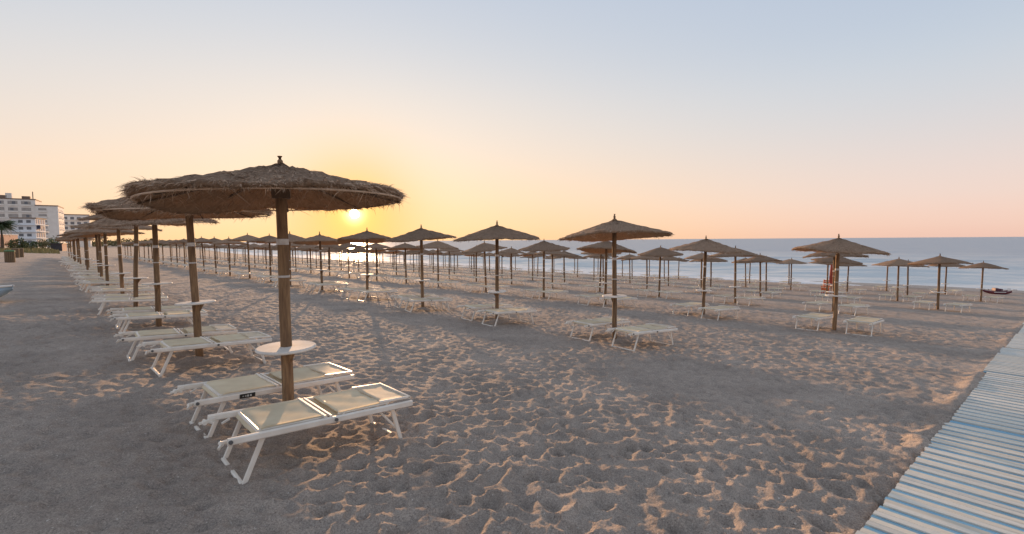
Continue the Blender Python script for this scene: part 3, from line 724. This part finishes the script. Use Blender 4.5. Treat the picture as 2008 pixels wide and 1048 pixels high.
BACKF = [sling(-.56, -.065, .272, .392, .392, .018, 20, 10, 40 + i, roll=.08).mesh('backrest_fabric', ['fabric'], True) for i in range(3)]
LOWF = sling(.0, .14, .262, .362, .366, .012, 4, 8, 50).mesh('seat_fabric', ['fabric'], True)
SEATF = [sling(.065, .50, .278, .391, .402, .012, 16, 10, 60 + i, wr=.005).mesh('seat_fabric', ['fabric'], True) for i in range(3)]
SHADEF = sling(.45, .715, .262, .404, .400, .004, 6, 6, 70).mesh('sunshade_fabric', ['shade_fabric'], True)
def fab_all(nx, ny, mi=0):
    return joined(sling(-.56, -.065, .272, .392, .392, .014, nx, ny, 41, roll=.08, mi=mi), sling(0, .14, .262, .362, .366, .01, 2, 2, 50, mi=mi), sling(.065, .50, .278, .391, .402, .01, nx, ny, 61, mi=mi), sling(.45, .715, .262, .404, .400, .004, 2, 2, 70, mi=mi))
def frame_all():
    q = MB(); p_rail(-1, q); p_rail(1, q); p_back(q); p_shade(q); p_bracket(-1, q); p_bracket(1, q); return q
L1_FRAME = frame_all().mesh('frame', ['alu']); L1_FAB = fab_all(6, 4).mesh('fabric', ['fabric'])
def far_lounger(mb=None):
    q = MB()
    for s_ in (-1, 1): q.bar((-.745, s_ * .31, .352), (.735, s_ * .31, .352), .036, .055)
    p_legs(-1, q); p_legs(1, q)
    q.bar((-.03, -.3, .384), (-.03, .3, .384), .05, .02)
    return joined(q, fab_all(2, 2, 1))
L2 = far_lounger(); L2_MESH = L2.mesh('sun_lounger', ['alu', 'fabric'])

LOUNGE = []
for s in SPOTS:
    yaw0 = s.get('yaw', R(random.gauss(-7, 5)))
    if s['r'] == 0: yaw0 = R(random.gauss(-1, 3)) if s['k'] else 0
    for side in (-1, 1):
        off = (-.66 if side < 0 else .50) + random.gauss(0, .05); un = random.gauss(-.03, .09); yw = yaw0 + R(random.gauss(0, 3))
        if s['r'] == 0 and s['k'] == 0: off, un, yw = (-.68, .0, R(-1)) if side < 0 else (.46, .0, R(2))
        ca, sa = math.cos(yw), math.sin(yw)
        U = N * ca + T * sa; Vd = -N * sa + T * ca
        p = np.array([s['x'], s['y']]) + Vd * off + U * un
        LOUNGE.append(dict(s=s, side=side, x=float(p[0]), y=float(p[1]), U=U, d=float(np.hypot(*p))))
LOUNGE.sort(key=lambda q: q['d'])
def lounger_matrix(q):
    nz = gnormal(q['x'], q['y']); u = Vector((q['U'][0], q['U'][1], 0)); u = (u - nz * u.dot(nz)).normalized(); v = nz.cross(u)
    Mx = Matrix((u, v, nz)).transposed().to_4x4(); Mx.translation = Vector((q['x'], q['y'], float(gz(q['x'], q['y'])) - .012)); return Mx
def lounger(q, i):
    s = q['s']; r_, k = s['r'], s['k']; side = 'camera side' if q['side'] < 0 else 'far side'
    if k < 32: lab = 'cream sunbed, %s of the %s umbrella, in the %s row from the left path' % (side, ORD[k], ORD[r_])
    else: lab = 'small distant sunbed far along the %s umbrella row from the left path' % ORD[r_]
    if r_ == 0 and k == 0: lab = 'nearest white framed sunbed with cream sling, in front of the big umbrella pole' if q['side'] < 0 else 'cream sunbed with a small black plaque behind the big umbrella pole'
    Mx = lounger_matrix(q); grp = 'sunbeds in pairs under the umbrellas'
    if q['d'] > 34:
        o = obj('sun_lounger', L2_MESH, label=lab, category='sun lounger', group=grp); o.matrix_world = Mx; return
    root = thing('sun_lounger', lab, 'sun lounger', group=grp); root.matrix_world = Mx
    if q['d'] < 15:
        for nm, ms in L0.items():
            for me in ms:
                o = obj(nm, me, root)
                if nm == 'sunshade': obj('sunshade_fabric', SHADEF, o)
        obj('backrest_fabric', BACKF[i % 3], root); obj('seat_fabric', LOWF, root); obj('seat_fabric', SEATF[i % 3], root)
        if r_ == 0 and k == 0 and q['side'] > 0:
            mb = MB(); mb.bar((-.40, -.3325, .352), (-.27, -.3325, .352), .006, .04, mi=0)
            for x0, w, h in ((-.372, .012, .006), (-.35, .006, .018), (-.332, .014, .018), (-.308, .014, .018)): mb.box((x0, -.3365, .352), (w, .003, h), 0, 1)
            obj('plaque', mb.mesh('plaque', ['black', 'mark']), root)
    else:
        obj('frame', L1_FRAME, root); obj('fabric', L1_FAB, root)
        for me in L0['leg_frame']: obj('leg_frame', me, root)
for i, q in enumerate(LOUNGE[:300]): lounger(q, i)
mb = MB(); far_f = far_lounger()
for q in LOUNGE[300:]:
    Mx = lounger_matrix(q); mb.add([Mx @ Vector(v) for v in far_f.v], far_f.f); mb.m[-len(far_f.f):] = far_f.m
obj('far_sun_loungers', mb.mesh('far_sun_loungers', ['alu', 'fabric']), kind='stuff', label='the farthest sunbeds of all rows, reading as pale streaks', category='sun loungers')

# ------------------------------------------------------------------ foliage builder
def leaf_cloud(seed, centres, leaf, n_leaf, flat=.5):
    rg = np.random.default_rng(seed); mb = MB()
    for (cx, cy, cz, rx, ry, rz) in centres:
        for _ in range(n_leaf):
            d = rg.normal(size=3); d /= np.linalg.norm(d); q = rg.uniform(.45, 1.05) ** .6
            p = Vector((cx + d[0] * rx * q, cy + d[1] * ry * q, cz + d[2] * rz * q))
            a = Vector(rg.normal(size=3)).normalized(); b_ = a.cross(Vector(rg.normal(size=3))).normalized(); L = leaf * rg.uniform(.6, 1.3)
            mb.add([p - a * L * .5, p + b_ * L * flat * .5, p + a * L * .5, p - b_ * L * flat * .5], [(0, 1, 2, 3)], 0)
    return mb
def shrub(label, pos, w, h, seed, m='leaf', n=7, leaf=.35, per=90):
    rg = np.random.default_rng(seed)
    root = thing('shrub', label, 'shrub', pos, 'shrubs behind the beach')
    cs = [(rg.normal(0, w * .28), rg.normal(0, w * .28), h * rg.uniform(.3, .75), w * rg.uniform(.18, .34), w * rg.uniform(.18, .34), h * rg.uniform(.2, .34)) for _ in range(n)]
    obj('crown', leaf_cloud(seed, cs, leaf, per).mesh('crown', [m]), root)
    mb = MB()
    for c in cs[:4]: mb.tube([(0, 0, -.3), (c[0] * .5, c[1] * .5, c[2] * .5), (c[0], c[1], c[2])], [.09, .06, .03], 6)
    obj('stem', mb.mesh('stem', ['bark']), root)
def base(px, Y, dz=0):
    p = at(px, 480, Y); return (float(p[0]), float(p[1]), float(gz(p[0], p[1])) + dz)

# ------------------------------------------------------------------ buildings beyond the beach
def dirv2(deg): return np.array([math.cos(R(deg)), math.sin(R(deg))])
def to_px(P0, e, px):
    """how far to go from P0 along e to reach image column px"""
    k = (px - 1004) / F_PX
    return (k * P0[1] - P0[0]) / (e[0] - k * e[1])
def z_at(py, px, P): return float(CAM_Z + ray(px, py)[2] / ray(px, py)[1] * P[1])
class Block:
    """a box whose shaded front runs along e1 and whose seaward side runs along e2 from the corner"""
    def __init__(self, root, corner, ang, w, d, z0, z1, m, name='wall'):
        self.e1 = dirv2(ang); self.e2 = dirv2(ang + 90); self.c = np.array(corner[:2]); self.root = root; self.ang = R(ang); self.z0, self.z1, self.w, self.d = z0, z1, w, d
        mid = self.c - self.e1 * w / 2 + self.e2 * d / 2
        mb = MB(); mb.box((mid[0], mid[1], (z0 + z1) / 2), (w, d, z1 - z0), self.ang)
        self.body = self.put(name, mb, m)
    def put(self, name, mb, m, parent=None):
        o = obj(name, mb.mesh(name, [m] if isinstance(m, str) else m), parent or self.root)
        rl = self.root.location; o.data.transform(Matrix.Translation((-rl[0], -rl[1], -rl[2]))); return o
    def front(self, u, v, w, h, dep, name, m, out=.0, parent=None):
        """piece on the shaded front: u metres left of the corner, v metres up"""
        q = self.c - self.e1 * u - self.e2 * (out + dep / 2); mb = MB(); mb.box((q[0], q[1], self.z0 + v), (w, dep, h), self.ang); return self.put(name, mb, m, parent)
    def side(self, u, v, w, h, dep, name, m, out=.0, parent=None):
        q = self.c + self.e2 * u + self.e1 * (out + dep / 2); mb = MB(); mb.box((q[0], q[1], self.z0 + v), (dep, w, h), self.ang); return self.put(name, mb, m, parent)
    def roof(self, over, h, m, name='roof'):
        mid = self.c - self.e1 * self.w / 2 + self.e2 * self.d / 2; mb = MB(); mb.box((mid[0], mid[1], self.z1 + h / 2 + .003), (self.w + 2 * over, self.d + 2 * over, h), self.ang); return self.put(name, mb, m)
def big_hotel():
    Y = 260; c = at(118, 480, Y); z0 = -1.5
    root = thing('hotel_building', 'large white hotel block with balconies, tallest of the far buildings at left', 'building', (float(c[0]), float(c[1]), z0))
    ang = 38; e1 = dirv2(ang)
    zr = z_at(405, 118, c); zl = z_at(394, 60, c)
    w_r = -to_px(c, e1, 76); b = Block(root, c, ang, w_r, 22, z0, zr, 'wall_white'); b.roof(.25, .5, 'roof')
    for f_ in range(5):
        v = zr - z0 - 2.2 - f_ * 3.3
        if v < 2: break
        s_ = b.front(w_r * .70, v, w_r * .36, 1.9, .5, 'balcony', 'recess_shade', -.32); b.front(w_r * .70, v - .75, w_r * .38, .9, .25, 'balcony_rail', 'wall_white', .25)  # greyed slab on the wall stands for the balcony's shade
        for u in (3, 8, 13, 18): b.side(u, v, 1.5, 1.5, .12, 'window', 'awning', -.04)
        for u in (5.5, 15.5): b.side(u, v - .9, 3.2, .3, .9, 'balcony', 'wall_white', 0)
    c2 = c[:2] - e1 * (w_r + .0) + b.e2 * .6; w_l = 26
    b2 = Block(root, c2, ang, w_l, 18, z0, zl, 'wall_white', 'wing'); b2.roof(.3, .45, 'roof')
    H2 = zl - z0
    for f_ in range(6):
        v = H2 - 2.1 - f_ * 3.5
        if v < 2: break
        for i in range(5):
            u = 3.6 + i * 5.0
            b2.front(u, v, 3.6, 2.3, .5, 'balcony', 'recess_shade', -.30)  # shaded balcony opening drawn as a grey slab, no real hollow
            b2.front(u, v - 1.0, 3.8, .85, .3, 'balcony_rail', 'wall_white', .24)
            if random.random() < .6: b2.front(u + random.uniform(-.8, .8), v + .1, 1.2, 1.7, .12, 'window', 'glass', .22)
    top = MB()
    for u, w, h in ((4, 3.2, 1.6), (10.5, 2.4, 3.0), (13, 3.5, 1.8)):
        q = b2.c - b2.e1 * u + b2.e2 * 5; top = MB(); top.box((q[0], q[1], zl + .45 + h / 2), (w, 3, h), b2.ang); b2.put('stair_tower', top, 'wall_white' if w < 3 else 'roof')
    q = b2.c - b2.e1 * 1.2 + b2.e2 * 3; mb = MB(); mb.tube([(q[0], q[1], zl), (q[0], q[1], zl + 4.6)], .22, 6); b2.put('chimney', mb, 'roof')
def villa():
    Y = 190; c = at(72, 480, Y); z0 = -1.0; ang = 31
    root = thing('villa', 'pale villa, shade blue put in its walls, sunlit orange seaward side, before the hotel', 'building', (float(c[0]), float(c[1]), z0))
    e1 = dirv2(ang); w = -to_px(c, e1, 27); zt = z_at(429, 72, c); d = to_px(c, dirv2(ang + 90), 93)
    b = Block(root, c, ang, w, d, z0, zt, 'wall_shade_blue'); b.roof(.45, .35, 'roof')
    H = zt - z0; fh = 2.75; k = 0
    while H - 1.2 - k * fh > 1:
        v = H - 1.2 - k * fh
        b.front(w / 2, v - 1.45, w * 1.0, .22, .7, 'balcony', 'wall_shade_blue', 0)
        for u in (w * .28, w * .62): b.front(u, v, 1.3, 1.1, .12, 'window', 'glass', -.05)
        for u in np.linspace(d * .15, d * .85, 4):
            b.side(u, v, d * .13, 1.7, .15, 'window', 'awning', -.05)
        b.side(d * .5, v - 1.35, d * .92, .25, 1.2, 'balcony', 'wall_white', 0)
        if k == 1: b.side(d * .3, v + .5, d * .28, 1.2, 1.0, 'awning', 'awning', 0)
        k += 1
def low_block():
    Y = 330; c = at(178, 480, Y); z0 = -1.5; ang = 40
    root = thing('apartment_building', 'low pale apartment block with rows of windows beyond the hotel', 'building', (float(c[0]), float(c[1]), z0))
    e1 = dirv2(ang); w = -to_px(c, e1, 126); zt = z_at(423, 150, c); b = Block(root, c, ang, w, 16, z0, zt, 'wall_white'); b.roof(.2, .6, 'roof')
    H = zt - z0
    for f_ in range(5):
        v = H - 2.2 - f_ * 3.4
        if v < 1: break
        for u in np.arange(2, w - 1, 3.4): b.front(u, v, 1.9, 1.7, .15, 'window', 'glass', -.06)
        b.front(w / 2, v - 1.3, w, .25, .8, 'balcony', 'wall_white', 0)
big_hotel(); villa(); low_block()
def terrace():
    c = at(36, 480, 122); e2 = dirv2(120); P0 = c[:2] - e2 * 60; z0 = float(gz(*c[:2])) - .5
    root = thing('terrace_wall', 'long reddish terrace wall at the left edge, low-sun orange put into its colour', 'wall', (float(c[0]), float(c[1]), z0))
    b = Block(root, P0, 30, 6, 60, z0, z_at(462, 30, c), 'wall_sunlit_red'); b.roof(.15, .18, 'wall_white', 'coping')  # orange sunlight on the wall is part of its render colour
    b.side(30, .9, 60, 1.6, .4, 'plinth', 'wall_white', 0)
terrace()
def palm(pos, h, seed, label):
    rg = np.random.default_rng(seed); root = thing('palm_tree', label, 'tree', pos)
    mb = MB(); mb.tube([(0, 0, -.5), (.1, 0, h * .5), (0, .1, h)], [.34, .26, .28], 9); obj('trunk', mb.mesh('trunk', ['bark']), root)
    mb = MB()
    for i in range(130):
        a = rg.uniform(0, 6.28); el_ = rg.uniform(-.35, 1.2); L = h * rg.uniform(.36, .56); w = L * .16
        d = np.array([math.cos(a), math.sin(a)]); s_ = np.array([-d[1], d[0]]); p = np.array([0, .1, h]); prev = None
        for q in range(9):
            u = q / 8; r_ = L * u; pos_ = np.array([d[0] * r_ * math.cos(el_ * (1 - u)), d[1] * r_ * math.cos(el_ * (1 - u)), math.sin(el_) * r_ - .55 * r_ * u]) + p
            if prev is not None:
                for sd in (-1, 1):
                    for kk in range(2):
                        b0 = prev + (pos_ - prev) * (kk * .5); ww = w * math.sin(math.pi * min(.95, u + .1)) * rg.uniform(.7, 1.2)
                        tip = b0 + np.append(s_ * sd * ww, -ww * .6) + (pos_ - prev) * .8
                        mb.add([b0, b0 + (pos_ - prev) * .42, tip], [(0, 1, 2)], 0)
            prev = pos_
    obj('crown', mb.mesh('crown', ['leaf']), root)
palm(base(4, 95), 5.4, 3, 'dark palm tree above the terrace wall at the left edge')
palm(base(23, 128), 3.0, 8, 'short bushy palm between the tall palm and the villa')
for i, (px, Y, w, h, lab, m) in enumerate([
        (30, 112, 3.2, 3.2, 'dark rounded shrub at the end of the terrace wall', 'leaf'), (46, 118, 3.0, 2.0, 'low brownish shrub in front of the villa', 'leaf_dry'),
        (66, 150, 3.2, 3.0, 'dark shrub at the foot of the villa corner', 'leaf'), (84, 160, 4.0, 3.4, 'dry shrub below the villa balconies', 'leaf_dry'),
        (97, 165, 4.5, 4.0, 'green shrub left of the dark kiosk', 'leaf'), (109, 172, 5.0, 5.4, 'tallest green shrub above the dark kiosk', 'leaf'), (118, 150, 2.6, 2.6, 'small shrub right beside the dark kiosk', 'leaf_dry')]):
    shrub(lab, base(px, Y), w, h, 500 + i, m, leaf=.5, per=70)
def grass_strip():
    mb = MB(); rg = np.random.default_rng(4)
    for _ in range(2600):
        t = rg.uniform(128, 215); n = rg.uniform(-13, 1.5) - (t - 128) * .02; x, y = nt(n, t); z = float(gz(x, y)); h = rg.uniform(.3, .95); a = rg.uniform(0, 3.14); w = rg.uniform(.08, .3)
        mb.add([(x - math.cos(a) * w, y - math.sin(a) * w, z - .05), (x + math.cos(a) * w, y + math.sin(a) * w, z - .05), (x + rg.normal(0, .15), y + rg.normal(0, .15), z + h)], [(0, 1, 2)], 0)
    obj('dune_grass', mb.mesh('dune_grass', ['grass']), kind='stuff', label='dry yellowish dune grass at the far end of the path', category='grass')
grass_strip()
def far_trees():
    rg = np.random.default_rng(14); cs = []
    for px in np.arange(120, 400, 4.2):
        Y = rg.uniform(350, 460); p = at(px, 480, Y); h = (5.5 if px < 300 else 5.5 * max(.15, (400 - px) / 100)) * rg.uniform(.6, 1.15)
        cs.append((p[0], p[1], gz(p[0], p[1]) * 0 - 1 + h * .5, rg.uniform(3.5, 7), rg.uniform(3.5, 7), h * .6))
    obj('far_trees', leaf_cloud(14, cs, 1.4, 110).mesh('far_trees', ['leaf_dry']), kind='stuff', label='low band of far trees along the coast behind the umbrellas', category='trees')
far_trees()
def kiosk():
    c = at(121, 480, 138); z0 = float(gz(*c[:2])); root = thing('kiosk', 'small dark beach kiosk with a sunlit orange side at the end of the first row', 'kiosk', (float(c[0]), float(c[1]), z0))
    b = Block(root, c, 33, 2.4, 5.5, z0, z0 + 2.2, 'dark'); b.roof(.35, .16, 'dark')
    for k in range(5): b.front(1.2, .3 + k * .42, 2.3, .34, .05, 'board', 'dark', 0)
    b.side(2.7, 1.1, 5.3, 2.0, .06, 'sunlit_panel', 'wall_sunlit_red', 0)  # sunlight on the kiosk side, put into this added panel's colour
kiosk()
def bin_(px, py, label, h, w, lid):
    d = ray(px, py); t_ = np.geomspace(2, 200, 3000); P = np.array([0, 0, CAM_Z])[None] + t_[:, None] * d[None]
    i = int(np.argmax(P[:, 2] < gz(P[:, 0], P[:, 1]))); p = P[i]
    root = thing('litter_bin', label, 'bin', (float(p[0]), float(p[1]), float(p[2])), 'bins on the path')
    mb = MB()
    for k in range(16):
        a = k / 16 * 2 * math.pi
        mb = MB(); mb.box((w / 2 * math.cos(a), w / 2 * math.sin(a), h / 2), (.05, w * .18, h), a); obj('slat', mb.mesh('slat', ['bin']), root)
    mb = MB(); mb.lathe([(.0, .02), (w * .47, .02), (w * .47, h - .04), (0, h - .05)], 14); obj('liner', mb.mesh('liner', ['dark']), root)
    mb = MB(); mb.lathe([(0, h), (w * .56, h), (w * .58, h + .08), (w * .4, h + .16), (0, h + .18)], 16); obj('lid', mb.mesh('lid', ['bin_green' if lid else 'bin']), root)
bin_(20, 515, 'brown slatted litter bin with green lid, nearest on the left path', .95, .62, True)
bin_(31, 506, 'brown slatted litter bin just behind the green lidded one', 1.0, .6, False)
bin_(41, 505, 'paler brown litter bin at the right of the three', 1.0, .5, False)

# ------------------------------------------------------------------ boats, lifeguard post
def hull(mb, L, w, h, mi=0, keel=.25, nseg=14, sheer=.25):
    secs = []
    for i in range(nseg + 1):
        u = i / nseg * 2 - 1; f_ = max(.02, 1 - abs(u) ** 2.6); zt = h + sheer * h * u * u; ww = w / 2 * f_; zb = h * .9 * abs(u) ** 3.5
        secs.append([(u * L / 2, -ww, zt), (u * L / 2, -ww * .92, zb + (zt - zb) * .45), (u * L / 2, -ww * .45, zb + .02), (u * L / 2, 0, zb), (u * L / 2, ww * .45, zb + .02), (u * L / 2, ww * .92, zb + (zt - zb) * .45), (u * L / 2, ww, zt), (u * L / 2, 0, zt + .03)])
    vs_ = [q for s_ in secs for q in s_]; k = 8
    fs = [(i * k + j, i * k + (j + 1) % k, (i + 1) * k + (j + 1) % k, (i + 1) * k + j) for i in range(nseg) for j in range(k)] + [tuple(range(k)), tuple(nseg * k + j for j in range(k - 1, -1, -1))]
    mb.add(vs_, fs, mi)
def rescue_boat():
    x, y = 40.1, 38.15; z = float(gz(x, y))
    root = thing('rescue_boat', 'dark red twin hulled rescue rowing boat beached at the water edge at right', 'boat', (x, y, z), rot=(0, 0, R(-20)))
    root.scale = (.5, .5, .5)
    for s_ in (-1, 1):
        mb = MB(); hull(mb, 3.2, .46, .40, sheer=.5); o = obj('hull', mb.mesh('hull', ['red'], True), root, (0, s_ * .55, 0))
    mb = MB(); mb.box((0, 0, .46), (1.5, 1.2, .06)); obj('deck', mb.mesh('deck', ['red_dark']), root)
    mb = MB(); mb.box((0, 0, .70), (.95, 1.0, .36)); mb.box((-.25, 0, .93), (.4, .9, .1)); obj('seat_box', mb.mesh('seat_box', ['red_dark']), root)
    for s_ in (-1, 1):
        mb = MB(); mb.box((0, s_ * .79, .36), (1.5, .03, .13)); obj('stripe', mb.mesh('stripe', ['tape']), root)
        mb = MB(); mb.tube([(-1.3, s_ * .55, .5), (-1.42, s_ * .6, .85)], .03, 6); obj('bow_handle', mb.mesh('bow_handle', ['red_dark']), root)
        mb = MB(); mb.tube([(-.9, s_ * .3, .62), (1.9, s_ * .75, .80)], .022, 6); mb.box((1.85, s_ * .745, .80), (.5, .03, .14), s_ * .15); obj('oar', mb.mesh('oar', ['tape']), root)
rescue_boat()
def left_boat():
    p = nt(-1.55, 22.6); x, y = -15.55, 12.85; z = float(gz(x, y))
    root = thing('dinghy', 'bow of a white and pale blue dinghy poking in at the left edge', 'boat', (x, y, z - .02), rot=(0, 0, R(6)))
    mb = MB(); hull(mb, 3.0, 1.2, .36, sheer=.22); obj('hull', mb.mesh('hull', ['hull_blue'], True), root)
    mb = MB()
    for s_ in (-1, 1):
        pts = []
        for i in range(15):
            u = i / 14 * 2 - 1; f_ = max(.02, 1 - abs(u) ** 2.6); pts.append((u * 1.5, s_ * .6 * f_, .36 + .22 * .36 * u * u + .01))
        mb.tube(pts, .032, 6)
    obj('gunwale', mb.mesh('gunwale', ['white']), root)
left_boat()
def lifeguard():
    x, y = 24.3, 35.7; z = float(gz(x, y))
    root = thing('lifeguard_chair', 'small orange lifeguard seat among the poles behind the third row', 'chair', (x, y, z), rot=(0, 0, R(-52)))
    for sx in (-.26, .26):
        for sy in (-.24, .24): mb = MB(); mb.bar((sx, sy, -.1), (sx * .9, sy * .9, .55 if sy < 0 else 1.05), .06, .06, (1, 0, 0)); obj('leg', mb.mesh('leg', ['orange']), root)
    mb = MB(); mb.box((0, 0, .55), (.6, .56, .06)); obj('seat', mb.mesh('seat', ['orange']), root)
    for k in range(3): mb = MB(); mb.box((0, .235, .68 + .14 * k), (.58, .035, .10)); obj('back_slat', mb.mesh('back_slat', ['orange']), root)
    mb = MB(); mb.box((0, -.245, .28), (.54, .03, .3)); obj('front_panel', mb.mesh('front_panel', ['orange']), root)
    x, y = nt(39.9, 6.4); x, y = 23.2, 33.6; z = float(gz(x, y))
    root = thing('folded_parasol', 'folded red orange parasol beside the orange lifeguard seat', 'parasol', (x, y, z))
    mb = MB(); mb.tube([(0, 0, -.2), (0, 0, 2.5)], .024, 7); obj('pole', mb.mesh('pole', ['wood']), root)
    mb = MB(); mb.lathe([(.03, 2.42), (.06, 2.2), (.10, 1.7), (.13, 1.15), (.10, .82), (.03, .8)], 12); obj('folded_canopy', mb.mesh('folded_canopy', ['canvas_red']), root)
lifeguard()
